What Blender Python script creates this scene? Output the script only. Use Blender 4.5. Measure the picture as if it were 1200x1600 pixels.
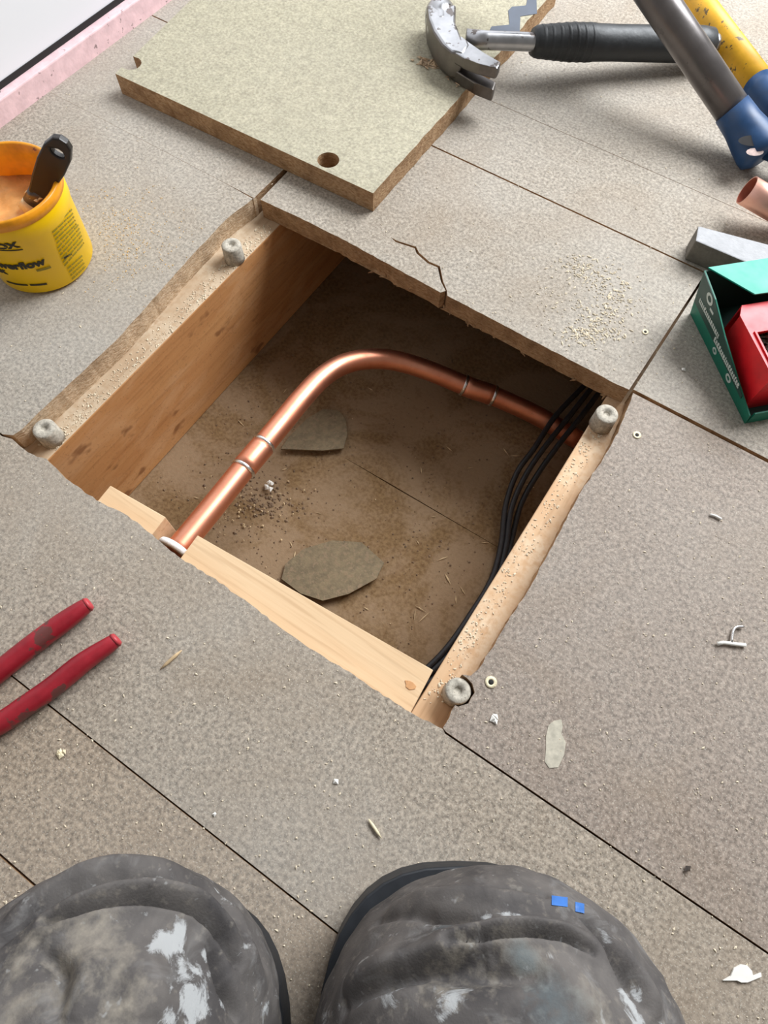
import bpy, bmesh, math, random
from mathutils import Vector, Matrix, noise
from mathutils.bvhtree import BVHTree
from mathutils.geometry import tessellate_polygon
random.seed(7)
for o in list(bpy.data.objects): bpy.data.objects.remove(o)
S = bpy.context.scene
COL = S.collection

# ------------------------------------------------------------------ camera
H = 0.48                     # phone about half a metre above the floor
F = 1000.0                   # focal length in pixels of the 1200x1600 frame
RT = Vector((0.83446179, 0.55082947, 0.01613766))
DN = Vector((0.51184513, -0.76388847, -0.39305084))
FW = Vector((-0.20417661, 0.33624590, -0.91937512))
CAM = Vector((0, 0, H))
cd = bpy.data.cameras.new('camera'); cam = bpy.data.objects.new('camera', cd); COL.objects.link(cam)
cd.sensor_fit = 'AUTO'; cd.sensor_width = 36.0; cd.lens = 36.0 * F / 1600.0
cd.clip_start = 0.02; cd.clip_end = 50
mw = Matrix.Identity(4)
for i in range(3):
    mw[i][0] = RT[i]; mw[i][1] = -DN[i]; mw[i][2] = -FW[i]; mw[i][3] = CAM[i]
cam.matrix_world = mw
S.camera = cam

# ------------------------------------------------------------------ light
wd = bpy.data.worlds.new('world'); S.world = wd; wd.use_nodes = True
bg = wd.node_tree.nodes['Background']
bg.inputs['Color'].default_value = (1.0, 0.965, 0.92, 1); bg.inputs['Strength'].default_value = 0.25
def area(name, loc, target, sx, sy, power, col):
    l = bpy.data.lights.new(name, 'AREA'); l.shape = 'RECTANGLE'; l.size = sx; l.size_y = sy
    l.energy = power; l.color = col
    o = bpy.data.objects.new(name, l); COL.objects.link(o); o.location = loc
    d = Vector(target) - Vector(loc); o.rotation_euler = d.to_track_quat('-Z', 'Y').to_euler()
area('window_light', (0.25, 1.75, 1.35), (-0.15, 0.35, 0), 1.3, 1.1, 80, (0.93, 0.965, 1.0))
S.view_settings.view_transform = 'Standard'; S.view_settings.look = 'None'
S.view_settings.exposure = 0.0; S.view_settings.gamma = 1.0; S.view_settings.use_curve_mapping = False

# ------------------------------------------------------------------ helpers
def ray(px, py): return (RT * (px - 600) + DN * (py - 800) + FW * F).normalized()
def pix(px, py, z=0.0):
    d = ray(px, py); return CAM + d * ((z - H) / d.z)
def xy(px, py, z=0.0):
    p = pix(px, py, z); return (p.x, p.y)
def link(o):
    COL.objects.link(o); return o
def tag(o, label=None, cat=None, group=None, kind=None):
    if label: o['label'] = label
    if cat: o['category'] = cat
    if group: o['group'] = group
    if kind: o['kind'] = kind
    return o
def empty(name, loc, label=None, cat=None, group=None, kind=None):
    o = bpy.data.objects.new(name, None); link(o); o.location = loc; o.empty_display_size = .02
    return tag(o, label, cat, group, kind)
def build(name, bm, mats, parent=None, smooth=False, origin=None, bevel=0.0):
    """verts are in world space; the object gets its origin at its base (or its parent's frame)"""
    bmesh.ops.recalc_face_normals(bm, faces=bm.faces)
    me = bpy.data.meshes.new(name)
    if parent is not None: off = parent.matrix_basis.translation.copy() if parent.parent is None else (parent.location + parent.parent.location)
    elif origin is not None: off = Vector(origin)
    else:
        xs = [v.co for v in bm.verts]
        off = Vector(((min(c.x for c in xs) + max(c.x for c in xs)) / 2, (min(c.y for c in xs) + max(c.y for c in xs)) / 2, min(c.z for c in xs)))
    for v in bm.verts: v.co -= off
    bm.to_mesh(me); bm.free()
    for m in (mats if isinstance(mats, (list, tuple)) else [mats]): me.materials.append(m)
    if smooth:
        for p in me.polygons: p.use_smooth = True
    o = bpy.data.objects.new(name, me); link(o)
    if parent is None: o.location = off
    else: o.parent = parent
    if bevel:
        b = o.modifiers.new('bevel', 'BEVEL'); b.width = bevel; b.segments = 2; b.limit_method = 'ANGLE'; b.angle_limit = math.radians(40)
    return o
def add_prism(bm, poly, z0, z1, holes=(), mt=0, ms=1, mb=None, fn=None):
    """vertical prism: poly/holes are xy lists; top gets material mt, sides ms; fn maps (x,y,z)->world"""
    loops = [list(poly)] + [list(h) for h in holes]
    if fn is None: fn = lambda x, y, z: Vector((x, y, z))
    flat = [p for l in loops for p in l]
    T = [bm.verts.new(fn(p[0], p[1], z1)) for p in flat]; B = [bm.verts.new(fn(p[0], p[1], z0)) for p in flat]
    tris = tessellate_polygon([[Vector((p[0], p[1], 0)) for p in l] for l in loops])
    for t in tris:
        try:
            f = bm.faces.new([T[i] for i in t]); f.material_index = mt
            f = bm.faces.new([B[i] for i in reversed(t)]); f.material_index = ms if mb is None else mb
        except ValueError: pass
    k = 0
    for l in loops:
        n = len(l)
        for i in range(n):
            a, b = k + i, k + (i + 1) % n
            f = bm.faces.new((T[a], T[b], B[b], B[a])); f.material_index = ms
        k += n
def prism(name, poly, z0, z1, mats, holes=(), parent=None, bevel=0.0, fn=None, origin=None):
    bm = bmesh.new(); add_prism(bm, poly, z0, z1, holes, fn=fn)
    return build(name, bm, mats, parent, bevel=bevel, origin=origin)
def catmull(P, n):
    P = [Vector(p) for p in P]; out = []
    Q = [P[0] * 2 - P[1]] + P + [P[-1] * 2 - P[-2]]
    for i in range(1, len(Q) - 2):
        for k in range(n):
            t = k / n; a, b, c, d = Q[i - 1], Q[i], Q[i + 1], Q[i + 2]
            out.append(0.5 * ((2 * b) + (c - a) * t + (2 * a - 5 * b + 4 * c - d) * t * t + (3 * b - a - 3 * c + d) * t ** 3))
    out.append(P[-1]); return out
def add_tube(bm, pts, rad, segs=16, cap=True, flat=1.0, up=None, closed_round=False):
    pts = [Vector(p) for p in pts]; n = len(pts)
    if not isinstance(rad, (list, tuple)): rad = [rad] * n
    rings = []; N = None
    for i, p in enumerate(pts):
        t = (pts[min(i + 1, n - 1)] - pts[max(i - 1, 0)]).normalized()
        if N is None:
            u = Vector(up) if up else (Vector((0, 0, 1)) if abs(t.z) < .9 else Vector((1, 0, 0)))
            N = (u - t * u.dot(t)).normalized()
        else: N = (N - t * N.dot(t)).normalized()
        Bn = t.cross(N)
        rings.append([bm.verts.new(p + (N * math.cos(2 * math.pi * k / segs) * flat + Bn * math.sin(2 * math.pi * k / segs)) * rad[i]) for k in range(segs)])
    for a, b in zip(rings, rings[1:]):
        for k in range(segs): bm.faces.new((a[k], a[(k + 1) % segs], b[(k + 1) % segs], b[k]))
    if cap:
        bm.faces.new(rings[0]); bm.faces.new(rings[-1])
    return rings
def tube(name, pts, rad, mat, parent=None, **kw):
    bm = bmesh.new(); org = kw.pop('origin', None); add_tube(bm, pts, rad, **kw)
    o = build(name, bm, mat, parent, smooth=True, origin=org); return o
def pipe_shell(name, pts, ro, ri, mats, parent=None, segs=28):
    bm = bmesh.new()
    a = add_tube(bm, pts, ro, segs, cap=False); b = add_tube(bm, pts, ri, segs, cap=False)
    na = (len(pts) - 1) * segs
    for i, f in enumerate(bm.faces): f.material_index = 1 if i >= na else 0
    for e in (0, -1):
        for k in range(segs): bm.faces.new((a[e][k], a[e][(k + 1) % segs], b[e][(k + 1) % segs], b[e][k]))
    o = build(name, bm, mats, parent, smooth=True)
    return o
def add_lathe(bm, prof, center, segs=48, axis=None):
    """prof: (radius, height) list"""
    c = Vector(center); ax = Vector(axis).normalized() if axis else Vector((0, 0, 1))
    u = ax.orthogonal().normalized(); w = ax.cross(u)
    rings = []
    for r, h in prof:
        if r < 1e-6: rings.append([bm.verts.new(c + ax * h)])
        else: rings.append([bm.verts.new(c + ax * h + (u * math.cos(2 * math.pi * k / segs) + w * math.sin(2 * math.pi * k / segs)) * r) for k in range(segs)])
    for a, b in zip(rings, rings[1:]):
        for k in range(segs):
            k2 = (k + 1) % segs
            if len(a) == 1 and len(b) == 1: continue
            if len(a) == 1: bm.faces.new((a[0], b[k2], b[k]))
            elif len(b) == 1: bm.faces.new((a[k], a[k2], b[0]))
            else: bm.faces.new((a[k], a[k2], b[k2], b[k]))
def lathe(name, prof, center, mat, parent=None, segs=48, axis=None, smooth=True, bevel=0):
    bm = bmesh.new(); add_lathe(bm, prof, center, segs, axis)
    o = build(name, bm, mat, parent, smooth=smooth, bevel=bevel); return o
def auto_smooth(o, ang=35):
    for p in o.data.polygons: p.use_smooth = True
    o.data.set_sharp_from_angle(angle=math.radians(ang)); return o

# ------------------------------------------------------------------ materials
class NT:
    def __init__(s, name):
        s.m = bpy.data.materials.new(name); s.m.use_nodes = True; s.t = s.m.node_tree
        s.b = s.t.nodes['Principled BSDF']; s.co = s.t.nodes.new('ShaderNodeTexCoord')
    def n(s, k, **kw):
        x = s.t.nodes.new(k)
        for a, v in kw.items(): setattr(x, a, v)
        return x
    def l(s, a, b): s.t.links.new(a, b)
    def map(s, scale=(1, 1, 1), rot=(0, 0, 0)):
        x = s.n('ShaderNodeMapping'); x.inputs['Scale'].default_value = scale; x.inputs['Rotation'].default_value = rot
        s.l(s.co.outputs['Object'], x.inputs['Vector']); return x.outputs['Vector']
    def noise(s, scale, detail=2.0, rough=.5, vec=None, dist=0.0):
        x = s.n('ShaderNodeTexNoise'); x.inputs['Scale'].default_value = scale; x.inputs['Detail'].default_value = detail
        x.inputs['Roughness'].default_value = rough; x.inputs['Distortion'].default_value = dist
        s.l(vec if vec is not None else s.co.outputs['Object'], x.inputs['Vector']); return x.outputs['Fac']
    def ramp(s, fac, a, b, lo=0.0, hi=1.0):
        x = s.n('ShaderNodeMapRange'); x.inputs['From Min'].default_value = a; x.inputs['From Max'].default_value = b
        x.inputs['To Min'].default_value = lo; x.inputs['To Max'].default_value = hi; s.l(fac, x.inputs['Value']); return x.outputs['Result']
    def mix(s, fac, a, b, mode='MIX'):
        x = s.n('ShaderNodeMix', data_type='RGBA', blend_type=mode)
        for sock, v in ((x.inputs[0], fac), (x.inputs[6], a), (x.inputs[7], b)):
            if isinstance(v, (int, float)): sock.default_value = v
            elif isinstance(v, (tuple, list)): sock.default_value = (*v[:3], 1)
            else: s.l(v, sock)
        return x.outputs[2]
    def math(s, op, a, b):
        x = s.n('ShaderNodeMath', operation=op)
        for sock, v in ((x.inputs[0], a), (x.inputs[1], b)):
            if isinstance(v, (int, float)): sock.default_value = v
            else: s.l(v, sock)
        return x.outputs[0]
    def bump(s, h, strength=.3, dist=.001):
        x = s.n('ShaderNodeBump'); x.inputs['Strength'].default_value = strength; x.inputs['Distance'].default_value = dist
        s.l(h, x.inputs['Height']); s.l(x.outputs['Normal'], s.b.inputs['Normal'])
    def fin(s, col, rough=.6, metal=0.0, spec=None):
        for nm, v in (('Base Color', col), ('Roughness', rough), ('Metallic', metal)):
            k = s.b.inputs[nm]
            if isinstance(v, (int, float)): k.default_value = v
            elif isinstance(v, (tuple, list)): k.default_value = (*v[:3], 1)
            else: s.l(v, k)
        if spec is not None: s.b.inputs['Specular IOR Level'].default_value = spec
        return s.m
def M_chip(name, base, dust=.5, grain=1.0, stain=.35, warm=(.25, .17, .10)):
    m = NT(name)
    n1 = m.noise(330, 3, .6); n2 = m.noise(900, 1, .5); n3 = m.noise(7, 4, .6, dist=.6); n4 = m.noise(120, 2, .5)
    v = m.ramp(n1, .32, .68, 1 - .30 * grain, 1 + .26 * grain)
    c = m.mix(1.0, base, v, 'MULTIPLY')
    v2 = m.ramp(n4, .3, .7, .90, 1.08); c = m.mix(1.0, c, v2, 'MULTIPLY')
    c = m.mix(m.ramp(n3, .46, .72, 0, stain), c, warm)
    c = m.mix(m.ramp(n2, .60, .70, 0, .30 * grain), c, (.70, .66, .56))
    n5 = m.noise(500, 1, .5); c = m.mix(m.ramp(n5, .64, .72, 0, .5 * grain), c, (.16, .12, .09))
    n6 = m.noise(3.5, 3, .5); c = m.mix(m.ramp(n6, .40, .62, 0, dust * .5), c, (.56, .54, .50))
    m.bump(n1, .35, .0008)
    return m.fin(c, .85, spec=.25)
def M_edge(name, a, b):
    m = NT(name)
    n1 = m.noise(260, 3, .6, m.map((1, 1, 2.2))); n2 = m.noise(70, 3, .5)
    c = m.mix(m.ramp(n1, .32, .68), a, b); c = m.mix(m.ramp(n2, .45, .7, 0, .5), c, (a[0] * .5, a[1] * .45, a[2] * .4))
    m.bump(n1, .8, .0015); return m.fin(c, .9, spec=.2)
def M_wood(name, a, b, scale, spots=None, lines=1.0, dusty=None, patch=None):
    m = NT(name)
    g = m.noise(1.0, 5, .6, m.map(scale), dist=.4); g2 = m.noise(1.0, 2, .5, m.map(tuple(k * 3.5 for k in scale)))
    c = m.mix(m.ramp(g, .3, .7), a, b)
    c = m.mix(m.ramp(g2, .52, .68, 0, .35 * lines), c, (a[0] * .6, a[1] * .5, a[2] * .42))
    if patch: c = m.mix(m.ramp(m.noise(1.0, 4, .65, m.map((30, 9, 30)), dist=.6), .48, .68, 0, .75), c, patch); c = m.mix(m.ramp(m.noise(420, 2, .6), .58, .72, 0, .4), c, (.25, .11, .05))
    if spots: 
        s1 = m.noise(38, 3, .5, m.map((1, .55, 1))); c = m.mix(m.ramp(s1, .64, .70, 0, .75), c, spots)
    if dusty:
        d = m.noise(160, 3, .6); d2 = m.noise(14, 2, .5); c = m.mix(m.math('MULTIPLY', m.ramp(d, .35, .6), m.ramp(d2, .38, .62)), c, dusty)
    m.bump(g2, .25, .0006); return m.fin(c, .72, spec=.3)
def M_plain(name, col, rough=.5, metal=0.0, var=.12, vs=60, bump=0.0, spec=None, wear=None, wthr=.66, ws=90):
    m = NT(name)
    n1 = m.noise(vs, 3, .6); c = m.mix(1.0, col, m.ramp(n1, .3, .7, 1 - var, 1 + var), 'MULTIPLY')
    if wear: c = m.mix(m.ramp(m.noise(ws, 4, .6), wthr, wthr + .03), c, wear)
    if bump: m.bump(m.noise(vs * 3, 2), bump, .001)
    return m.fin(c, m.ramp(n1, .3, .7, max(.03, rough - .06), min(1, rough + .06)), metal, spec)
m_floor = M_chip('chipboard_floor', (.36, .315, .26), grain=1.35)
m_floor_warm = M_chip('chipboard_floor_brown', (.350, .278, .208), grain=1.55, dust=.3, stain=.5)
m_floor_rose = M_chip('chipboard_floor_rose', (.305, .250, .207), grain=1.4, dust=.35, stain=.4)
m_floor_mid = M_chip('chipboard_floor_mid', (.352, .296, .235), grain=1.5, dust=.45, stain=.45)
m_panel = M_chip('chipboard_panel', (.40, .365, .265), dust=.1, grain=.8, stain=.08)
m_edge = M_edge('chipboard_cut_edge', (.30, .17, .085), (.50, .34, .20))
m_edge_pale = M_edge('chipboard_pale_edge', (.48, .33, .20), (.68, .53, .37))
m_joistL = M_wood('stained_softwood', (.52, .235, .085), (.62, .315, .125), (60, 3.5, 60), spots=(.22, .085, .03), patch=(.66, .37, .18))
m_jtop = M_wood('dusty_joist_top', (.46, .32, .20), (.56, .42, .28), (60, 4, 60), dusty=(.62, .50, .36))
m_joistR = M_wood('dusty_softwood', (.60, .37, .205), (.70, .48, .29), (60, 4, 60), dusty=(.74, .56, .38))
m_pine = M_wood('fresh_pine', (.68, .46, .265), (.78, .585, .37), (3.5, 70, 70), lines=.8)
m_plug = M_chip('plug_grey', (.46, .42, .35), dust=0, stain=0)
def M_sub():
    m = NT('dusty_subfloor')
    n1 = m.noise(9, 5, .65, dist=.8); n2 = m.noise(260, 3, .6); n3 = m.noise(45, 4, .6)
    c = m.mix(m.ramp(n1, .40, .55), (.245, .155, .076), (.295, .20, .12))
    c = m.mix(m.math('MULTIPLY', m.ramp(n2, .40, .66, 0, .8), m.ramp(n1, .58, .42, .15, 1)), c, (.135, .075, .035))
    c = m.mix(m.ramp(n3, .60, .72, 0, .5), c, (.17, .10, .05))
    m.bump(n2, .5, .001); return m.fin(c, .92, spec=.15)
m_sub = M_sub()
m_shard = M_plain('olive_slate', (.19, .145, .085), .9, var=.25, vs=160, bump=.4, wear=(.23, .165, .10), wthr=.55, ws=240)
def M_copper(name, col, rough):
    m = NT(name); n = m.noise(35, 4, .6); n2 = m.noise(240, 3, .6)
    c = m.mix(m.ramp(n, .35, .7), col, (col[0] * .86, col[1] * .74, col[2] * .68))
    c = m.mix(m.ramp(n2, .62, .75, 0, .35), c, (.40, .20, .13))
    return m.fin(c, m.ramp(n, .3, .7, rough - .05, rough + .08), 1.0)
m_copper = M_copper('copper', (.86, .385, .25), .42)
m_copper_pale = M_copper('copper_pale', (.93, .56, .45), .42)
m_copper_in = M_copper('copper_inner_shade', (.30, .085, .055), .55)  # dark inner wall: the bore's shade painted into the colour
m_solder = M_plain('solder', (.72, .70, .68), .3, 1.0, vs=300, var=.2)
m_felt = M_plain('white_felt', (.85, .83, .82), .9, var=.06, vs=200, bump=.3)
m_cable = M_plain('black_pvc', (.022, .022, .025), .48, var=.3, vs=150)
m_pink = M_plain('pink_plaster', (.80, .56, .58), .9, var=.12, vs=70, bump=.3, wear=(.34, .24, .24), wthr=.63, ws=110)
m_white = M_plain('white_board', (.80, .81, .85), .6, var=.02, vs=3)
m_black = M_plain('dark_gap', (.02, .018, .018), .9)
m_yellow = M_plain('yellow_plastic', (1.0, .62, .0), .35, var=.06, vs=30)
m_orange = M_plain('orange_flux_smear', (.92, .36, .01), .35, var=.25, vs=45, wear=(.30, .07, .01), wthr=.68, ws=70)
m_paste = M_plain('flux_paste', (.74, .42, .16), .3, var=.2, vs=60, bump=.6)
m_print = M_plain('black_print', (.02, .015, .005), .5)
m_smallprint = M_plain('small_print', (.28, .21, .01), .5)
m_blackpl = M_plain('black_plastic', (.022, .018, .016), .38, var=.2, vs=50)
m_cream = M_plain('cream_goo', (.78, .68, .46), .5, var=.15, vs=120, bump=.4)
m_steel = M_plain('worn_steel', (.44, .44, .45), .32, 1.0, var=.2, vs=40, wear=(.16, .14, .13), wthr=.58, ws=60)
m_steel_dk = M_plain('dark_steel', (.17, .155, .145), .38, 1.0, var=.25, vs=50)  # dark metal; on the hammer it stands for shaded sides
m_grip = M_plain('black_rubber', (.024, .026, .028), .5, var=.2, vs=120, bump=.15)
m_tubegrey = M_plain('grey_paint', (.16, .145, .14), .32, .55, var=.12, vs=40)
m_tubeyel = M_plain('scuffed_yellow', (.80, .42, .015), .45, var=.15, vs=40, wear=(.16, .10, .03), wthr=.61, ws=110)
m_blue = M_plain('blue_paint', (.012, .058, .16), .45, var=.2, vs=60, wear=(.40, .42, .45), wthr=.72, ws=70)
m_pinkin = M_plain('worn_inside', (.55, .42, .38), .7, var=.3, vs=200)
m_green = M_plain('green_card', (.0, .155, .095), .5, var=.1, vs=40)
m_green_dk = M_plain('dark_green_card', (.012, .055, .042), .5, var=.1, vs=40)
m_mint = M_plain('mint_flap', (.0, .36, .26), .5, var=.05, vs=40)
m_txt = M_plain('pale_print', (.55, .62, .58), .6)
m_red = M_plain('red_card', (.75, .014, .022), .4, var=.15, vs=60)
m_screw = M_plain('dark_screw', (.10, .075, .06), .4, .8, var=.3, vs=200)
m_block = M_plain('pale_grey_block', (.43, .43, .44), .85, var=.1, vs=90, bump=.4)
m_block_dk = M_plain('grey_block_sides', (.16, .145, .12), .9, var=.2, vs=120, bump=.6)  # darker grey for every face but the block's top
m_redgrip = M_plain('red_dipped_vinyl', (.30, .012, .022), .38, var=.25, vs=55, wear=(.14, .04, .035), wthr=.60, ws=50)
m_redtip = M_plain('red_vinyl_tip', (.50, .05, .06), .45, var=.2, vs=80)
m_mark = M_plain('blue_grey_print', (.10, .115, .145), .7, var=.1, vs=80)
m_saw = M_plain('sawdust', (.72, .62, .46), .95, var=.2, vs=300)
m_whitechip = M_plain('white_chip', (.88, .86, .80), .8, var=.06, vs=100)
m_crumb = M_plain('yellow_crumbs', (.80, .52, .20), .8, var=.2, vs=200)  # yellow specks that tint the floor right of the tub
m_smear = M_plain('plaster_smear', (.50, .46, .37), .9, var=.2, vs=200)
m_grit = M_plain('grit', (.20, .13, .08), .95, var=.4, vs=200)
m_straw = M_plain('straw_splinter', (.55, .40, .23), .85, var=.2, vs=120)
m_boot = M_plain('boot_leather', (.06, .045, .035), .6, var=.2, vs=60)
m_knee_slab = M_plain('black_knee_slab', (.012, .014, .018), .6, var=.2, vs=90)

# ------------------------------------------------------------------ floor
U = H        # survey units: one camera height
T = 0.022    # board thickness
floor = empty('floor', (0, 0, 0), kind='structure')
def board(poly, mats=None, z0=-T, z1=0.0, holes=(), fn=None):
    return prism('floor_board', poly, z0, z1, mats or [m_floor, m_edge], holes, parent=floor, fn=fn)
XL, XR, YN, YF = -0.700, 1.6, -1.1, 2.0
hole_left = [xy(*p) for p in ((400, 307), (353, 343), (301, 398), (250, 455), (187, 526), (96, 612), (50, 655), (33, 672))]
hole_back = [xy(*p) for p in ((407, 312), (470, 341), (540, 376), (600, 409), (640, 431), (672, 448))]
hole_back2 = [xy(*p) for p in ((699, 462), (760, 494), (830, 531), (900, 567), (965, 601), (983, 609))]
crack_up = [xy(*p) for p in ((688, 457), (696.5, 454.5), (689, 440), (684, 418), (668, 411), (651, 396), (648, 388), (618, 378))]
crack_dn = [xy(*p) for p in ((610, 370), (620, 376), (650, 385.5), (655, 395), (671, 409), (687.5, 416), (692.5, 440), (698, 453))]
hole_right = [xy(*p) for p in ((985, 628), (966, 676), (943, 715), (930, 735), (905, 772), (885, 812), (867, 845), (848, 880), (828, 918), (790, 976), (765, 1018), (748, 1045), (735, 1056), (722, 1054), (738, 1068), (742, 1082), (732, 1099), (716, 1104), (711, 1102), (692, 1137))]
hole_front = [xy(*p) for p in ((4, 682), (19, 686), (30, 696), (44, 707), (58, 714), (73, 717), (103, 748), (138, 773), (163, 788), (200, 806), (225, 826), (250, 846), (290, 878), (330, 901), (375, 933), (430, 974), (492, 1017), (560, 1060), (617, 1098), (660, 1124), (692, 1139))]
def ragged(P, step=.005, amp=.0005, ends=True):
    out = [P[0]]
    for a, b in zip(P, P[1:]):
        n = max(1, int((Vector(a) - Vector(b)).length / step))
        for k in range(1, n + 1):
            t = k / n; q = (a[0] + (b[0] - a[0]) * t, a[1] + (b[1] - a[1]) * t)
            if k < n: q = (q[0] + random.uniform(-amp, amp), q[1] + random.uniform(-amp, amp))
            out.append(q)
    return out
hole_left = ragged(hole_left, .006, .0004); hole_back = ragged(hole_back, .004, .0003); hole_back2 = ragged(hole_back2, .004, .0003)
hole_front = ragged(hole_front, .004, .0007); hole_right = ragged(hole_right, .004, .0006)
def torn(x, y, z):      # the saw tore the underside of this board
    if z < -.01 and y < .404:
        v = noise.noise(Vector((x * 45, 1.7, 0))); v2 = noise.noise(Vector((x * 190, 5.2, 0)))
        g = math.exp(-((x + .135) / .05) ** 2) + .7 * math.exp(-((x + .26) / .04) ** 2) + .25
        return Vector((x, y + .0045 * max(0, v + .1) * g + .001 * v2, z + (.0065 * max(0, v + .15) + .0018 * v2) * g))
    return Vector((x, y, z))
xc = hole_left[0][0]
# left of the hole
board([(XL, .0546), xy(4, 678.5), xy(20, 680)] + hole_left[::-1] + [(xc, .3925), (-.446, .3938), (XL, .3942)], [m_floor, m_edge_pale])
# left, beyond it
board([(XL, .3944), (-.446, .3941), (xc - .0004, .3940), (xc - .0006, .5635), (XL, .5635)])
# strip between hole and lifted panel, with the crack running in from its cut edge
board(hole_back + crack_up + crack_dn + hole_back2 + [(xy(1085, 455)[0], .5632), (xc + .0012, .5632)], fn=torn)
board([(xy(985, 610)[0] + .0018, .3995), (XR, .3995), (XR, .5632), (xy(1085, 455)[0] + .0022, .5632)])
board([hole_right[0], ] + hole_right[1:] + [(.024, .0580), (XR, .0556), (XR, .3958), (.0145, .3958)], [m_floor_rose, m_edge])
board([(XL, .0538)] + hole_front + [(.024, .0566), (XR, .0545), (XR, -.0846), (XL, -.0830)], [m_floor_mid, m_edge])
board([(XL, -.0842), (XR, -.0858), (XR, -.1700), (XL, -.1690)], [m_floor_warm, m_edge])
board([(XL, -.1706), (XR, -.1716), (XR, -.60), (XL, -.60)], [m_floor_warm, m_edge])
board([(XL, -.6015), (XR, -.6015), (XR, YN), (XL, YN)], [m_floor_warm, m_edge])
board([(XL, .5652), (XR, .5652), (XR, .6640), (XL, .6640)])
board([(XL, .6646), (XR, .6646), (XR, 1.264), (XL, 1.264)])
board([(XL, 1.2655), (XR, 1.2655), (XR, YF), (XL, YF)])
bm = bmesh.new()
for k in range(64):
    px = random.choice((random.gauss(618, 16), random.gauss(730, 24), random.uniform(520, 960))); py = 376 + (px - 540) * .5325
    q = pix(px, py, 0)
    b_ = Vector((q.x + random.uniform(-.001, .001), q.y + random.uniform(.0005, .003), -T + random.uniform(-.001, .006)))
    ax_ = Vector((random.uniform(-1, 1), random.uniform(-.8, .1), random.uniform(-.6, -.05))).normalized() * random.uniform(.002, .0055)
    add_tube(bm, [b_ - ax_ * .3, b_, b_ + ax_], [.0012, .0014, .0003], 5)
tag(build('torn_splinters', bm, m_edge, floor), 'torn chipboard fibres under the cut edge', kind='stuff')
# subfloor slabs, joint across the middle of the void
sub = empty('subfloor', (0, 0, -.16), kind='structure')
ja = pix(540, 716, -.16); jb = pix(800, 868, -.16)
sl = (jb.y - ja.y) / (jb.x - ja.x); yj = lambda x: ja.y + sl * (x - ja.x)
dj = Vector((jb.x - ja.x, jb.y - ja.y)); nj = Vector((-dj.y, dj.x)).normalized() * .0007
slit = [(ja.x + dj.x * t + nj.x * w, ja.y + dj.y * t + nj.y * w) for t, w in ((0, .2), (.3, 1), (.6, .7), (1, .25), (1, -.25), (.62, -.6), (.3, -1), (0, -.2))]
prism('slab', [(XL - .1, YN), (XR, YN), (XR, YF), (XL - .1, YF)], -.19, -.16, [m_sub, m_sub], [slit], parent=sub)
# left wall and its pink strip
bm = bmesh.new()
add_prism(bm, [(XL - .0125, YN), (XL - .10, YN), (XL - .10, YF), (XL - .0125, YF)], .0, .9)
tag(build('wall_left', bm, [m_white, m_white]), kind='structure')
tag(prism('baseboard_left', [(XL, YN), (XL - .03, YN), (XL - .03, YF), (XL, YF)], -T, .0225, [m_pink, m_pink], bevel=.0015), kind='structure')
def shade_strip(name, poly, z0, z1, m): tag(prism(name, poly, z0, z1, [m, m]), kind='structure')  # unseen rim boards, added to stop light leaking in under the floor
shade_strip('shade_strip_1', [(XL - .03, YN), (XL - .1, YN), (XL - .1, YF), (XL - .03, YF)], -.16, 0, m_joistR)
shade_strip('shade_strip_2', [(XR, YN), (XR + .04, YN), (XR + .04, YF), (XR, YF)], -.16, 0, m_joistR)
shade_strip('shade_strip_3', [(XL, YF), (XR, YF), (XR, YF + .04), (XL, YF + .04)], -.16, 0, m_joistR)
shade_strip('shade_strip_4', [(XL, YN), (XR, YN), (XR, YN - .04), (XL, YN - .04)], -.16, 0, m_joistR)
# black strip behind the pink strip, painted shadow gap under the wall board
bm = bmesh.new(); add_prism(bm, [(XL - .0115, YN), (XL - .0140, YN), (XL - .0140, YF), (XL - .0115, YF)], .0226, .0285)
tag(build('shade_strip_5', bm, [m_black, m_black]), kind='structure')

# joists, noggin
def joist(x0, x1, m, label, mt=None):
    o = prism('floor_joist', [(x0, YN), (x1, YN), (x1, YF), (x0, YF)], -.16, -T, [mt or m, m], bevel=.0015); return tag(o, label, 'joist')
joist(-.4335, -.3835, m_joistL, 'orange-brown timber floor joist forming the left side of the floor opening', m_jtop)
joist(-.0040, .0460, m_joistR, 'sawdust-covered timber joist along the right edge of the floor opening')
ang = math.atan2(.094 - .073, .315); ca, sa = math.cos(ang), math.sin(ang)
N0 = Vector((-.3215, .0730, 0))
fnN = lambda x, z, y: Vector((N0.x + x * ca + y * sa, N0.y + x * sa - y * ca, z))
pc = (pix(283, 846, -.04) - N0); nx = pc.x * ca + pc.y * sa
bm = bmesh.new()
add_prism(bm, [(0, -.067), (.3155, -.067), (.3155, -T - .0004), (nx + .0165, -T - .0004), (nx + .0165, -.056), (nx - .0165, -.056), (nx - .0165, -T - .0004), (0, -T - .0004)], 0, .045, fn=fnN)
nog = build('noggin', bm, [m_pine, m_pine], bevel=.0006)
tag(nog, 'fresh pale pine noggin notched for the pipe at the front of the floor opening', 'timber')
kn = pix(641, 1071, -T)
prism('knot', [(kn.x + .0045 * math.cos(t * .7) * (1 + .3 * math.sin(t * 2.1)), kn.y + .003 * math.sin(t * .7)) for t in range(9)], -T - .001, -T + .0002, [m_joistL, m_joistL], parent=nog)

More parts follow.
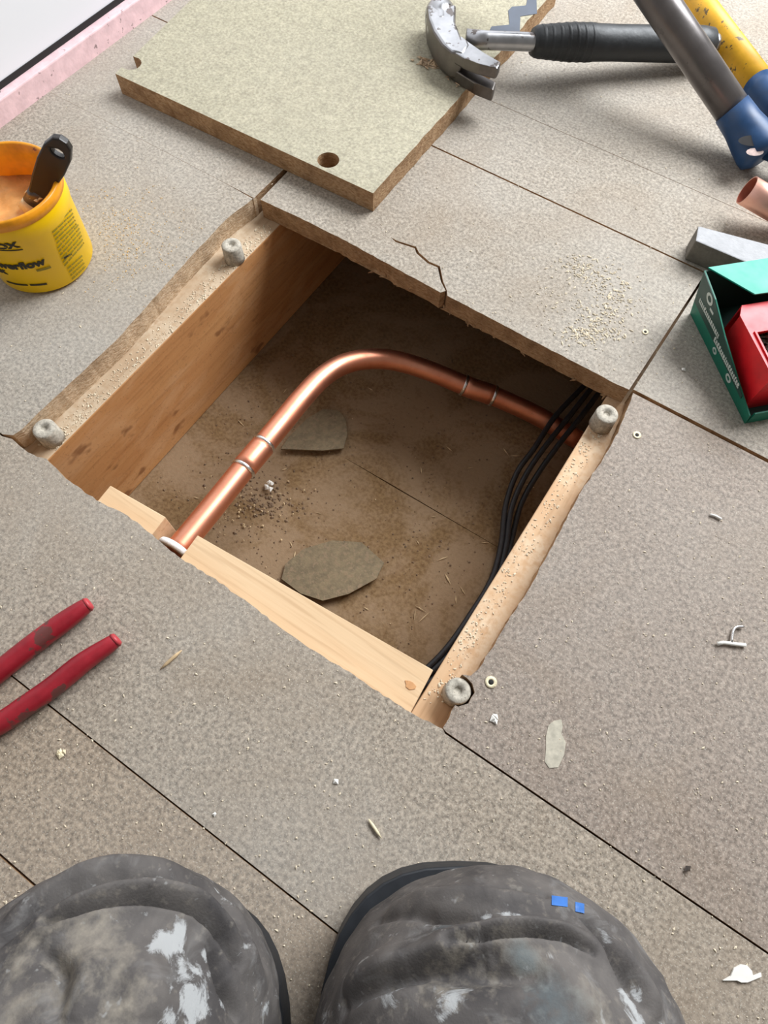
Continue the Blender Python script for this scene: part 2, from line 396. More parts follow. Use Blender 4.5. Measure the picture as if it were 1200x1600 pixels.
# core plugs left standing by the hole saw
def plug(px, py, ztop, label, r=.0098, tilt=(0, 0)):
    c = pix(px, py, ztop); e = empty('core_plug', (c.x, c.y, -T), label, 'plug', 'hole saw core plugs at the corners of the floor opening')
    h = ztop + T
    lathe('core', [(0, 0), (r * 1.06, 0), (r * 1.03, h * .3), (r, h - .0012), (r - .0012, h), (0.0035, h), (0.003, h - .002), (0, h - .002)], (c.x, c.y, -T + .0001), m_plug, e, 28, axis=(tilt[0], tilt[1], 1))
    bmx = bmesh.new()
    for k in range(26):      # crumbs round its foot
        a = random.uniform(0, 6.28); rr = r + random.uniform(.000, .004)
        if not ((-.4005 < c.x + rr * math.cos(a) < -.385) or (-.0025 < c.x + rr * math.cos(a) < .012)): continue
        add_chip(bmx, Vector((c.x + rr * math.cos(a), c.y + rr * math.sin(a), -T + .0006)), random.uniform(.0006, .0014))
    tag(build('crumbs', bmx, m_saw, e), kind='stuff')
def add_chip(bm, p, s, el=1.0, flat=.6):
    ax = random.uniform(0, math.pi); c, q = math.cos(ax), math.sin(ax)
    vs = []
    for d in ((1, 0, 0), (-1, .1, 0), (0, 1, 0), (.1, -1, 0), (0, 0, 1), (0, 0, -.5)):
        x = d[0] * s * el * random.uniform(.7, 1.2); y = d[1] * s * random.uniform(.6, 1.2); z = d[2] * s * flat
        vs.append(bm.verts.new(p + Vector((x * c - y * q, x * q + y * c, z))))
    for f in ((0, 2, 4), (2, 1, 4), (1, 3, 4), (3, 0, 4), (2, 0, 5), (1, 2, 5), (3, 1, 5), (0, 3, 5)): bm.faces.new([vs[i] for i in f])
plug(361, 382, -.003, 'grey round wooden core plug at the far end of the left joist', .0098)
plug(68, 669, -.004, 'grey round wooden core plug at the near left corner of the opening', .0100)
plug(949, 646, -.003, 'grey round wooden core plug at the far right corner, above the cables', .0100)
plug(716, 1079, -.0015, 'grey round wooden core plug in a notch at the nearest corner', .0096)

# ------------------------------------------------------------------ lifted floor panel
zt = T + .0004
pz = T + .0002
def pt(px, py): return xy(px, py, pz + T - T + 0)   # its top stands one board thickness up
pfl, pfr, prm = pt(180, 115), pt(583, 302), pt(737, 131)
pbx = pt(852, 2)
c1 = pt(205, 99); c2 = pt(513, 250); rh = .0112
dl = (Vector(pbx) - Vector(pfr)).normalized()
top_l = pt(296, 2); dL = (Vector(top_l) - Vector(pfl)).normalized()
far_l = Vector(pfl) + dL * .415; far_r = Vector(pfr) + dl * .415
notch = [(c1[0] + rh * math.cos(a), c1[1] + rh * math.sin(a)) for a in [math.radians(d) for d in range(205, 541, 24)]]
notch = [p for p in notch if (Vector(p) - Vector(pfl)).dot(Vector((dL.y, -dL.x))) > .0004]
ns = Vector(pfl) + dL * ((Vector(notch[0]) - Vector(pfl)).dot(dL)); ne = Vector(pfl) + dL * ((Vector(notch[-1]) - Vector(pfl)).dot(dL))
redge = [pfr]
for k in range(1, 30):
    q = Vector(pfr).lerp(Vector(far_r), k / 30.0) + Vector((random.uniform(-.0012, .0008), 0))
    redge.append((q.x, q.y))
redge.append(tuple(far_r))
poly = redge + [tuple(far_l), tuple(ne)] + notch[::-1] + [tuple(ns), pfl]
circ = [(c2[0] + rh * math.cos(2 * math.pi * k / 24), c2[1] + rh * math.sin(2 * math.pi * k / 24)) for k in range(24)]
pe = empty('floor_panel', (sum(p[0] for p in (pfl, pfr, far_l, far_r)) / 4, sum(p[1] for p in (pfl, pfr, far_l, far_r)) / 4, .0003), 'lifted square of beige-green chipboard with a drilled hole, lying on the floor under the hammer head', 'panel')
chb = prism('chipboard', poly, .0003, pz, [m_panel, m_edge], [circ], parent=pe)
zz = [pt(*p) for p in ((764, 50), (768, 42), (796, 39), (794, 17), (800, 11), (822, 9), (825, -8), (838, -8), (839, 22), (813, 26), (812, 50))]
prism('printed_zigzag', zz, pz + .0001, pz + .0005, [m_mark, m_mark], parent=chb)
for pp in (((650, 101), (662, 95), (676, 97), (690, 93), (704, 99), (718, 112), (708, 114), (694, 107), (678, 108), (664, 103)), ((716, 124), (728, 116), (742, 119), (744, 131), (736, 141), (728, 136), (722, 131))):
    prism('torn_patch', [pt(*p) for p in pp], pz + .0001, pz + .0006, [m_edge_pale, m_edge_pale], parent=chb)
# torn chipboard where the claw bites
sp = bmesh.new()
for k in range(46):
    q = pix(random.gauss(678, 16), random.gauss(99, 5), pz) if k < 22 else pix(random.uniform(700, 742), random.uniform(112, 140), pz)
    add_chip(sp, q + Vector((0, 0, .0012)), random.uniform(.0012, .0030), 2.0)
build('torn_splinters', sp, m_edge_pale, pe)

# ------------------------------------------------------------------ copper pipe run and cables
cp = [pix(*p) for p in ((270, 868, -.0385), (330, 795, -.046), (380, 733, -.052), (412, 695, -.056), (445, 655, -.060), (474, 620, -.065), (503, 590, -.072), (535, 570, -.078), (575, 561, -.085), (620, 564, -.093), (675, 581, -.106), (735, 606, -.118), (770, 618, -.125), (840, 650, -.138), (893, 682, -.1475))]
cp[-1].x = -.0048
run = catmull(cp, 5)
pe2 = empty('copper_pipe', (sum(p.x for p in cp) / len(cp), sum(p.y for p in cp) / len(cp), -.16), 'bent copper pipe curving through the floor opening', 'pipe')
ppe = tube('pipe', run, .0108, m_copper, pe2, segs=28)
def band(i0, i1, r, name, m, label=None):
    seg = run[i0:i1 + 1]; o = tube(name, seg, r, m, ppe, segs=28)
    if label: o['label'] = label
def ring_at(q, axis, ro, ri, w, name, m, parent, label=None):
    o = lathe(name, [(ri, -w), (ro * .97, -w), (ro, -w * .5), (ro, w * .5), (ro * .97, w), (ri, w), (ri, -w)], q, m, parent, 32, axis=axis)
    if label: o['label'] = label
    return o
def at_pix(px, py):
    best = min(range(len(run)), key=lambda i: (((run[i] - CAM).normalized()) - ray(px, py)).length)
    return best, (run[min(best + 1, len(run) - 1)] - run[max(best - 1, 0)]).normalized()
for px, py in ((380, 731), (410, 698), (727, 602), (767, 617)):
    i, ax = at_pix(px, py); ring_at(run[i], ax, .0121, .0100, .0016, 'solder_ring', m_solder, ppe, 'silver solder ring on the copper')
i0, _ = at_pix(378, 733); i1, _ = at_pix(412, 696); band(i0, i1, .0117, 'coupler', m_copper)
i0, _ = at_pix(727, 602); i1, _ = at_pix(769, 618); band(i0, i1, .0115, 'coupler', m_copper)
axn = (run[3] - run[0]).normalized()
fc = pix(276, 859, -.028)
col_ = lathe('felt_collar', [(.0112, -.0022), (.0170, -.0026), (.0176, 0), (.0170, .0026), (.0112, .0022), (.0112, -.0022)], run[0] + axn * .004, m_felt, None, 32, axis=axn)
tag(col_, 'white felt collar round the near end of the copper pipe at the noggin', 'collar')
strands = [
 [(935, 575, -.118), (915, 600, -.120), (868, 650, -.124), (835, 700, -.128), (808, 738, -.134), (790, 790, -.142), (783, 850, -.150), (768, 905, -.154), (735, 960, -.155), (700, 1010, -.155), (665, 1046, -.155)],
 [(945, 578, -.116), (925, 605, -.116), (890, 650, -.1215), (850, 700, -.127), (820, 745, -.133), (799, 795, -.141), (791, 850, -.150), (776, 907, -.155), (744, 965, -.156), (710, 1013, -.156), (676, 1048, -.156)],
 [(958, 584, -.116), (940, 608, -.118), (905, 655, -.122), (875, 692, -.128), (840, 741, -.136), (814, 788, -.144), (799, 845, -.1545), (785, 900, -.1565), (754, 958, -.1565), (722, 1010, -.1565), (690, 1050, -.1565)],
]
for s, lab in zip(strands, ('thin black cable in the floor opening, farthest from the right joist', 'thin black cable in the floor opening, middle of the three', 'thin black cable in the floor opening, closest to the right joist')):
    P = [pix(*p) for p in s]
    P = [P[0] + (P[0] - P[1]) * 1.6] + P
    P.append(P[-1] + Vector((-.012, -.035, -.0003))); P.append(P[-1] + Vector((-.01, -.05, 0)))
    tag(tube('cable', catmull(P, 5), .0030, m_cable, None, segs=12), lab, 'cable', 'black cables in the floor opening')

# shards and lumps lying in the void
def shard(pts, tilt, label):
    P = [pix(p[0], p[1], -.1575) for p in pts]; n = len(P)
    bm = bmesh.new(); c = sum(P, Vector()) / n
    tp = []; bt = []
    for k, p in enumerate(P):
        lift = .0015 + tilt[k]
        tp.append(bm.verts.new(Vector((p.x, p.y, -.1598 + lift + .0022)))); bt.append(bm.verts.new(Vector((p.x, p.y, -.1598 + lift))))
    cm = bm.verts.new(Vector((c.x, c.y, -.1562 + sum(tilt) / n))); cb = bm.verts.new(Vector((c.x, c.y, -.1590 + sum(tilt) / n)))
    for k in range(n):
        j = (k + 1) % n
        bm.faces.new((tp[k], tp[j], cm)); bm.faces.new((bt[j], bt[k], cb)); bm.faces.new((tp[j], tp[k], bt[k], bt[j]))
    tag(build('slate_shard', bm, m_shard), label, 'shard', 'olive shards in the floor opening')
shard([(440, 705), (452, 684), (480, 655), (505, 640), (528, 642), (540, 655), (543, 680), (537, 704), (505, 708)], [.004, .001, 0, 0, 0, 0, .001, .004, .005], 'flat olive shard lying beside the copper pipe, beyond the gravel')
shard([(440, 905), (446, 882), (475, 858), (520, 845), (565, 848), (600, 880), (588, 907), (545, 931), (505, 941), (470, 928)], [0, 0, 0, 0, 0, .001, .005, .006, .005, .001], 'flat olive shard lying near the pine noggin')
bm = bmesh.new()
for k in range(7): add_chip(bm, pix(420 + random.uniform(-6, 6), 763 + random.uniform(-7, 5), -.158) + Vector((0, 0, random.uniform(.001, .005))), random.uniform(.0020, .0036))
tag(build('plaster_lump', bm, m_whitechip), 'small white crumbled lump lying among gravel beside the pipe in the opening', 'lump')
bm = bmesh.new()
for k in range(150): add_chip(bm, pix(random.gauss(405, 32), random.gauss(785, 20), -.1595), random.uniform(.0008, .0026))
for k in range(900):
    q = Vector((random.uniform(-.37, -.02), random.uniform(.09, .45), -.1595)); add_chip(bm, q, random.uniform(.0004, .0014) * random.choice((.7, 1, 1.2)))
tag(build('void_grit', bm, m_grit), 'brown grit scattered over the bottom of the floor opening', 'grit', kind='stuff')
bm = bmesh.new()
for k in range(46):
    q = pix(random.gauss(400, 34), random.gauss(790, 26), -.158); add_chip(bm, q, random.uniform(.0008, .0018))
for k in range(60):
    q = Vector((random.uniform(-.37, -.02), random.uniform(.09, .36), -.1592)); add_chip(bm, q, random.uniform(.0005, .0011), random.choice((1, 1, 5, 7)))
for px, py in ((655, 950), (662, 965), (648, 962), (790, 705), (805, 712), (700, 905)):
    add_chip(bm, pix(px, py, -.1588), .0008, 9)
tag(build('void_splinters', bm, m_straw), 'pale wood splinters scattered on the bottom of the floor opening', 'splinters', kind='stuff')

# ------------------------------------------------------------------ yellow tub and brush
tc = Vector((-.527, .2165, .0002))
tub = empty('flux_tub', tc, 'open yellow plastic tub of soldering flux with black lettering, near the wall', 'tub')
TB, TT, TH = .0455, .0495, .086
def trad(z): return TB + (TT - TB) * z / TH
tubb = lathe('tub_body', [(0, 0), (TB - .003, 0), (TB, .003), (trad(.060), .060), (trad(.062) + .0012, .0625), (trad(.074) + .0012, .074), (TT + .0003, .0755), (TT, TH - .001), (TT - .001, TH), (TT - .0024, TH - .001), (trad(.06) - .0024, .06), (TB - .0024, .004), (0, .004)], tc, m_yellow, tub, 64)
lathe('flux_smear', [(trad(.035) - .0032, .034), (trad(.06) - .0032, .06), (TT - .0032, TH - .0006), (TT - .0012, TH + .0006), (TT + .0006, TH - .0006), (TT + .0009, .0772), (TT + .0002, .0768), (TT - .001, .078)], tc, m_orange, tub, 64)['label'] = 'orange flux smeared round the rim and inner wall'
bm = bmesh.new(); add_lathe(bm, [(0, .052), (.012, .053), (.024, .050), (.036, .053), (trad(.05) - .0028, .058), (trad(.05) - .0028, .04), (0, .04)], tc, 40)
for v in bm.verts: v.co.z += .004 * noise.noise(v.co * 60)
build('flux_paste', bm, m_paste, tub, smooth=True)
def tubhit(px, py):
    d = ray(px, py); o = CAM - tc; R = .0495
    for _ in range(4):
        a = d.x ** 2 + d.y ** 2; b = 2 * (o.x * d.x + o.y * d.y); c = o.x ** 2 + o.y ** 2 - R * R
        t = (-b - math.sqrt(max(0, b * b - 4 * a * c))) / (2 * a); z = o.z + d.z * t; R = trad(max(0, min(TH, z)))
    return math.atan2(o.y + d.y * t, o.x + d.x * t), z
def text_mesh(body, size, bold=0.0):
    cu = bpy.data.curves.new('txt', 'FONT'); cu.body = body; cu.size = size; cu.extrude = .0002; cu.offset = bold; cu.resolution_u = 3
    ob = bpy.data.objects.new('txt', cu); link(ob); bpy.context.view_layer.update()
    dg = bpy.context.evaluated_depsgraph_get(); me = bpy.data.meshes.new_from_object(ob.evaluated_get(dg))
    bpy.data.objects.remove(ob); return me
def tub_text(body, size, end_px, name='lettering', bold=.0003, m=None, width=None, slant=0):
    me = text_mesh(body, size, bold); th, z = tubhit(*end_px); bm = bmesh.new(); bm.from_mesh(me)
    xm = max(v.co.x for v in bm.verts); x0 = min(v.co.x for v in bm.verts); k = (width / (xm - x0)) if width else 1.0
    for v in bm.verts:
        zz_ = z + v.co.y; r = trad(zz_) + .0004 + v.co.z + (.0012 if .0625 < zz_ < .074 else 0); a = th + ((v.co.x - xm) * k) / r
        v.co = tc + Vector((r * math.cos(a), r * math.sin(a), zz_))
    return build(name, bm, m or m_print, tubb)
def tub_bar(pxa, pxb, h, m, name='printed_line'):
    (a0, z0), (a1, z1) = tubhit(*pxa), tubhit(*pxb); bm = bmesh.new(); n = 10; V = []
    for k in range(n + 1):
        a = a0 + (a1 - a0) * k / n; z = z0 + (z1 - z0) * k / n
        V.append([bm.verts.new(tc + Vector(((trad(zz_) + e) * math.cos(a), (trad(zz_) + e) * math.sin(a), zz_))) for zz_ in (z, z + h) for e in (.0002, .0006)])
    for p, q in zip(V, V[1:]):
        bm.faces.new((p[1], q[1], q[3], p[3])); bm.faces.new((p[0], p[2], q[2], q[0])); bm.faces.new((p[2], p[3], q[3], q[2])); bm.faces.new((p[0], q[0], q[1], p[1]))
    bm.faces.new((V[0][0], V[0][1], V[0][3], V[0][2])); bm.faces.new((V[-1][0], V[-1][2], V[-1][3], V[-1][1]))
    return build(name, bm, m, tubb)
tub_text('FERNOX', .0095, (32, 385), width=.046, bold=.0005)
tub_bar((0, 391), (36, 390), .0008, m_print)
tub_text('Powerflow', .0105, (73, 411), width=.056, bold=.0005)
tub_text('Flux', .0095, (13, 428), width=.022, bold=.0005)
tub_bar((58, 424), (80, 418), .0022, m_smallprint)
tub_bar((12, 440), (44, 446), .0016, m_print); tub_bar((48, 446), (74, 444), .0018, m_print)
bmp = bmesh.new(); bmp.free()
for (a, b, n) in (((80, 358), (112, 328), 5), ((90, 388), (122, 352), 6), ((106, 420), (128, 400), 4)):   # small print, too fine to read
    for k in range(n):
        dx, dy = 2.2 * k, 5.6 * k
        t = 0.0
        while t < 1:
            w = random.uniform(.10, .28); e = min(1, t + w)
            A_ = (a[0] + dx + (b[0] - dx * .2 - a[0]) * t, a[1] + dy + (b[1] - a[1]) * t); B_ = (a[0] + dx + (b[0] - dx * .2 - a[0]) * e, a[1] + dy + (b[1] - a[1]) * e)
            tub_bar(A_, B_, .0013, m_smallprint, 'small_print'); t = e + .05
tub_bar((100, 404), (112, 397), .0016, m_print)
# brush standing in the tub
b0 = pix(60, 301, .072); b1 = pix(100, 217, .122)
br = empty('flux_brush', (b0.x, b0.y, .05), 'flat black handled brush standing in the yellow tub', 'brush')
ax = (b1 - b0).normalized(); side = ax.cross(CAM - b0).normalized(); nrm = side.cross(ax).normalized(); Lh = (b1 - b0).length
fnb = lambda x, y, z: b0 + side * x + ax * y + nrm * z
w0 = .0105
prof = [(-.007, -.002), (-.0095, Lh * .25), (-.0112, Lh * .55), (-.0108, Lh * .78), (-.0075, Lh * .95), (-.003, Lh), (.003, Lh), (.0075, Lh * .95), (.0108, Lh * .78), (.0112, Lh * .55), (.0095, Lh * .25), (.007, -.002)]
hl = [(.0052 * math.cos(2 * math.pi * k / 16) * 1.05, Lh * .80 + .0034 * math.sin(2 * math.pi * k / 16)) for k in range(16)]
bm = bmesh.new(); add_prism(bm, prof, -.0035, .0035, [hl], fn=fnb, ms=0)
build('handle', bm, m_blackpl, br, bevel=.0014)
bm = bmesh.new(); add_tube(bm, [b0 - ax * .016, b0 + ax * .001], [.0085, .0078], 20, flat=.5, up=nrm)
build('ferrule', bm, m_steel_dk, br, smooth=True)
bm = bmesh.new(); add_tube(bm, [b0 - ax * .026, b0 - ax * .015], [.0095, .0085], 20, flat=.5, up=nrm)
build('bristles', bm, m_cream, br, smooth=True)
bm = bmesh.new()
for px, py, s in ((45, 300, .004), (50, 306, .0035), (66, 308, .004), (76, 304, .004), (82, 300, .0035), (70, 304, .003), (58, 312, .003)):
    add_chip(bm, pix(px, py, .062 + .01 * random.random()), s)
bmesh.ops.subdivide_edges(bm, edges=bm.edges, cuts=1, smooth=1.0)
build('caked_flux', bm, m_cream, tub, smooth=True)['label'] = 'cream caked flux by the brush'

# ------------------------------------------------------------------ claw hammer
zc = .041                                    # height of the tool's mid plane
hz0, hz1 = .0265, .0545                      # head lies on the panel
ham = empty('claw_hammer', (*xy(720, 60, .02), .022), 'steel claw hammer with a black rubber grip, head lying on the lifted panel', 'hammer')
def hp(px, py): return xy(px, py, hz1)
outer = [(667, 6), (670, 28), (678, 48), (690, 66), (706, 80), (722, 90)]
inner = [(722, 60), (717, 46), (712, 34), (713, 6)]
body_poly = [hp(*p) for p in outer[:-1] + [(724, 84), (734, 70), (730, 60)] + inner]
o = prism('head', body_poly, hz0, hz1, [m_steel, m_steel_dk], parent=ham, bevel=.003); auto_smooth(o, 50)  # pale top, dark sides: the fall of light painted into the steel
# poll with striking face
pa = Vector((*hp(689, 22), zc)); pb = Vector((*hp(689, -40), zc)); pd = (pb - pa).normalized()
lathe('poll', [(0, -.010), (.0130, -.010), (.0140, -.002), (.0140, .006), (.0150, .010), (.0165, .013), (.0165, .026), (.0155, .028), (0, .0282)], pa, m_steel, ham, 32, axis=pd)
up_t = [xy(p[0], p[1], hz1 - .0008) for p in ((704, 78), (724, 90), (750, 100), (778, 107), (783, 97), (757, 82), (734, 66), (720, 55))]
o = prism('claw', up_t, hz1 - .0120, hz1 - .0008, [m_steel, m_steel_dk], parent=ham, bevel=.0015)  # same painted shade on the sides of the upper tine
lo_t = [xy(px, py, hz0 + .012) for px, py in ((690, 86), (712, 106), (742, 125), (772, 137), (776, 125), (750, 112), (728, 96), (706, 78))]
o = prism('claw', lo_t, hz0 - .003, hz0 + .0095, [m_steel_dk, m_steel_dk], parent=ham, bevel=.0015)  # lower tine wholly in the painted shade tone
hA = pix(728, 62, zc); hB = pix(842, 66, zc); hC = pix(1112, 70, zc - .019)
tube('shaft', [hA, hA.lerp(hB, .3), hB, hB + (hB - hA) * .3], [.0100, .0088, .0088, .0088], m_steel, ham, segs=20)
gp = []; gr = []
g0 = pix(832, 65, zc); gd = (hC - g0); Lg = gd.length
for t, r in ((0, .0128), (.02, .0150), (.10, .0165), (.20, .0180), (.32, .0182), (.335, .0176), (.45, .0172), (.7, .0176), (.92, .0180), (.985, .0165), (1.0, .012)):
    gp.append(g0 + gd * t); gr.append(r)
grp = tube('grip', gp, gr, m_grip, ham, segs=28)
for k in range(7):
    t = .045 + k * .042; q = g0 + gd * t; rr = .0150 + min(t, .2) / .2 * .0034
    ring_at(q, gd, rr, rr - .003, .0024, 'grip_rib', m_grip, grp)
tube('end_cap', [g0 + gd * .995, g0 + gd * 1.02], [.0125, .011], m_steel, grp, segs=20)

# ------------------------------------------------------------------ pipe bender: two long tubes with blue ends
ga = pix(1160, 195, .030); gb = pix(1028, 0, .092); gdv = (gb - ga).normalized()
pbn = empty('pipe_bender', (*xy(1180, 220, 0), 0), 'pipe bender with grey and yellow tube handles ending in blue paint', 'tool')
tube('grey_tube', [ga, gb, gb + gdv * .25], .0165, m_tubegrey, pbn, segs=32)['label'] = 'dark grey steel tube'
ge = pix(1190, 240, .0205)
bm = bmesh.new()
gq = (ge - ga)
add_tube(bm, [ga + gdv * .020, ga, ga + gq * .45, ga + gq * .8, ga + gq * 1.0, ga + gq * 1.12], [.0174, .0185, .0210, .0225, .0220, .0150], 32)
ble = build('blue_end', bm, m_blue, pbn, smooth=True); ble['label'] = 'blue painted end with a worn slot'
sl0 = ga.lerp(ge, .55); upv = (CAM - sl0).normalized()
sv = gdv.cross(upv).normalized()
slot = [(math.cos(2 * math.pi * k / 20) * .0150, math.sin(2 * math.pi * k / 20) * .0055) for k in range(20)]
bm = bmesh.new(); add_prism(bm, slot, .0150, .0222, fn=lambda x, y, z: sl0 + RT * x + DN * y + upv * z, ms=0); build('slot', bm, m_black, ble)
slot2 = [(math.cos(2 * math.pi * k / 12) * .0090 + .002, math.sin(2 * math.pi * k / 12) * .0040 + .0115) for k in range(12)]
bm = bmesh.new(); add_prism(bm, slot2, .0140, .0218, fn=lambda x, y, z: sl0 + RT * x + DN * y + upv * z, ms=0); build('worn_patch', bm, m_pinkin, ble)
ya = pix(1192, 143, .0190); yb = pix(1086, 0, .0168); yd = (yb - ya).normalized()
tube('yellow_tube', [ya, yb, yb + yd * .3], .0162, m_tubeyel, pbn, segs=32)['label'] = 'scuffed yellow tube'
tube('blue_end', [ya + yd * .012, ya, ya - yd * .03, ya - yd * .05], [.0168, .0176, .0178, .010], m_blue, pbn, segs=28)
tube('pivot_arm', [ya - yd * .03, ya - yd * .05 + Vector((.03, -.02, .006)), ga + gq * .8 + Vector((.075, .005, .0)), ga + gq * .6 + Vector((.01, .0, 0))], .011, m_blue, pbn, segs=16)

# ------------------------------------------------------------------ copper offcut, block, screw box
oa = pix(1167, 297, .033); ob = pix(1260, 352, .0135)
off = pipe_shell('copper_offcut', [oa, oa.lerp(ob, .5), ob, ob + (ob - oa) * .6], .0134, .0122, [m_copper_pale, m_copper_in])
tag(off, 'short open ended copper pipe offcut lying beyond the grey block', 'pipe')
zb = .024
bl = [xy(px, py, zb) for px, py in ((1091, 353), (1086, 374), (1112, 384), (1150, 398), (1215, 425), (1260, 405), (1225, 384))]
bo = [(xy(1091, 353, zb)), xy(1087, 376, zb), xy(1190, 420, zb), xy(1270, 440, zb), xy(1275, 402, zb)]
o = prism('grey_block', bo, .0002, zb, [m_block, m_block_dk], bevel=.0012)
tag(o, 'pale grey rough block with dark sides, behind the green box', 'block')
P1 = Vector((*xy(1078, 490), .0002)); P2 = Vector((*xy(1163, 662), .0002)); bx = (P2 - P1); LB = bx.length; bx.normalize(); by = Vector((-bx.y, bx.x, 0))
if by.dot(RT) < 0: by = -by
box = empty('screw_box', (P1 + P2) / 2 + by * .042, 'open dark green cardboard box of fixings with pale lettering, right of the opening', 'box')
WB = .088; t_ = .0013
def bp(x, y, z): return P1 + bx * x + by * y + Vector((0, 0, z))
def bwall(name, poly, y0, y1, m, fn, label=None, par=None):
    bm = bmesh.new(); add_prism(bm, poly, y0, y1, fn=fn, ms=0); o = build(name, bm, m, par or box)
    if label: o['label'] = label
    return o
LEAN = .26
fside = lambda x, z, y: bp(x, y - (z * LEAN if y < .04 else 0), z); fend = lambda y, z, x: bp(x, y, z)
lw = [(0, 0), (LB, 0), (LB, .014), (LB * .80, .022), (LB * .45, .038), (LB * .22, .052), (0, .058)]
sidew = bwall('side_wall', lw, 0, t_, m_green, fside)
bwall('printed_band', [(.001, .0185), (LB * .86, .0145), (LB * .86, .0193), (LB * .80, .0217), (LB * .45, .0377), (LB * .22, .0517), (.001, .0577)], -.0005, 0, m_green_dk, fside, 'dark green printed band with pale lettering', sidew)
bwall('side_wall', [(0, 0), (LB, 0), (LB, .05), (0, .058)], WB - t_, WB, m_green, fside)
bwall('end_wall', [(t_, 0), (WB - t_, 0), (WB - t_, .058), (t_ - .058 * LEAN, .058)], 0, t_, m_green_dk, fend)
bwall('end_wall', [(t_, 0), (WB - t_, 0), (WB - t_, .015), (t_, .015)], LB - t_, LB, m_green, fend)
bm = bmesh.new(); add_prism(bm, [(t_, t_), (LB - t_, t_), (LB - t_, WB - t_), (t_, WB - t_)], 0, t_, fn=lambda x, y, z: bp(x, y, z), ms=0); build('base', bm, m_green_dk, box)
bm = bmesh.new(); add_prism(bm, [(0, .001), (.034, .030), (.036, WB + .004), (0, WB)], 0, .0012, fn=lambda x, y, z: bp(x - .001, y - .013, .059 + z - x * .05), ms=0)
build('lid_flap', bm, m_mint, box)['label'] = 'bright green folded lid flap'
# lettering, too blurred to read: pale marks where the words run, one round mark above them
def bmark(x, z, w, h, holes=(), parent=None, ell=False):
    if ell:
        poly = [(x + w * math.cos(2 * math.pi * k / 18), z + h * math.sin(2 * math.pi * k / 18)) for k in range(18)]
        holes = [[(x + w * .55 * math.cos(2 * math.pi * k / 18), z + h * .55 * math.sin(2 * math.pi * k / 18)) for k in range(18)]]
    else: poly = [(x, z), (x + w, z), (x + w, z + h), (x, z + h)]
    return poly, holes
bm = bmesh.new()
p_, h_ = bmark(.021, .0455, .0058, .0058, ell=True); add_prism(bm, p_, -.0009, -.0005, h_, fn=fside, ms=0)
p_, h_ = bmark(.026, .0375, .0065, .0028); add_prism(bm, p_, -.0009, -.0005, fn=fside, ms=0)
rnd = random.Random(3)
for x0, x1, z0, hh in ((.008, .050, .0265, .0052), (.046, .098, .0185, .0056)):
    x = x0
    while x < x1:
        w = rnd.uniform(.0016, .0030); up_ = rnd.choice((0, .0014, 0))
        add_prism(bm, [(x, z0), (x + w, z0), (x + w, z0 + hh * .3), (x + w * .5, z0 + hh * .45), (x + w, z0 + hh * .7 + up_), (x + w * .7, z0 + hh + up_), (x, z0 + hh)], -.0009, -.0005, fn=fside, ms=0); x += w + .0007
for x, z, r in ((.052, .011, .0035), (.082, .011, .0044)):
    p_, h_ = bmark(x, z, r, r, ell=True); add_prism(bm, p_, -.0006, 0, h_, fn=fside, ms=0)
tag(build('lettering', bm, m_txt, sidew), 'pale lettering')
# red carton inside, with its own opening full of screws
rc = empty('red_carton', bp(LB * .6, .04, .002), 'red carton with a torn opening showing dark screws, inside the green box', 'box')
X0, X1, Y0, Y1, ZR = .036, .110, .0022, .066, .050
fr = lambda x, y, z: bp(x, y, z)
bm = bmesh.new()
op = [(.066, Y0 + .0052), (X1 - .004, Y0 + .0040), (X1 - .004, .052), (.066, .050)]
add_prism(bm, [(X0, Y0 + .006), (X0 + .01, Y0), (X1, Y0), (X1, Y1), (X0, Y1)], ZR - .0012, ZR, [op], fn=fr, ms=0)
build('top_panel', bm, m_red, rc)
for nm, poly in (('side_panel', [(X0 + .01, Y0), (X1, Y0), (X1, Y0 + .0012), (X0 + .01, Y0 + .0012)]), ('side_panel', [(X0, Y1 - .0012), (X1, Y1 - .0012), (X1, Y1), (X0, Y1)]),
                 ('end_panel', [(X0, Y0 + .006), (X0 + .0012, Y0 + .006), (X0 + .0012, Y1 - .0012), (X0, Y1 - .0012)]), ('end_panel', [(X1 - .0012, Y0 + .0012), (X1, Y0 + .0012), (X1, Y1 - .0012), (X1 - .0012, Y1 - .0012)])):
    bm = bmesh.new(); add_prism(bm, poly, .0018, ZR - .0012, fn=fr, ms=0); build(nm, bm, m_red, rc)
bm = bmesh.new(); add_prism(bm, [(.0645, Y0 + .0038), (X1 - .003, Y0 + .0028), (X1 - .003, Y0 + .0042), (.0660, Y0 + .0054), (.0662, .050), (.0645, .050)], ZR, ZR + .0016, fn=fr, ms=0)
build('torn_rim', bm, m_red, rc)
bm = bmesh.new()
for k in range(70):
    c = bp(random.uniform(.056, .102), random.uniform(.013, .050), random.uniform(.034, .043)); a = random.uniform(0, 3.14)
    d = Vector((math.cos(a), math.sin(a), random.uniform(-.3, .3))) * .009
    add_tube(bm, [c - d, c + d * .75, c + d * .8, c + d], [.0006, .0014, .0014, .0030], 6)
tag(build('wood_screws', bm, m_screw), 'heap of dark screws inside the red carton', 'screws', kind='stuff')

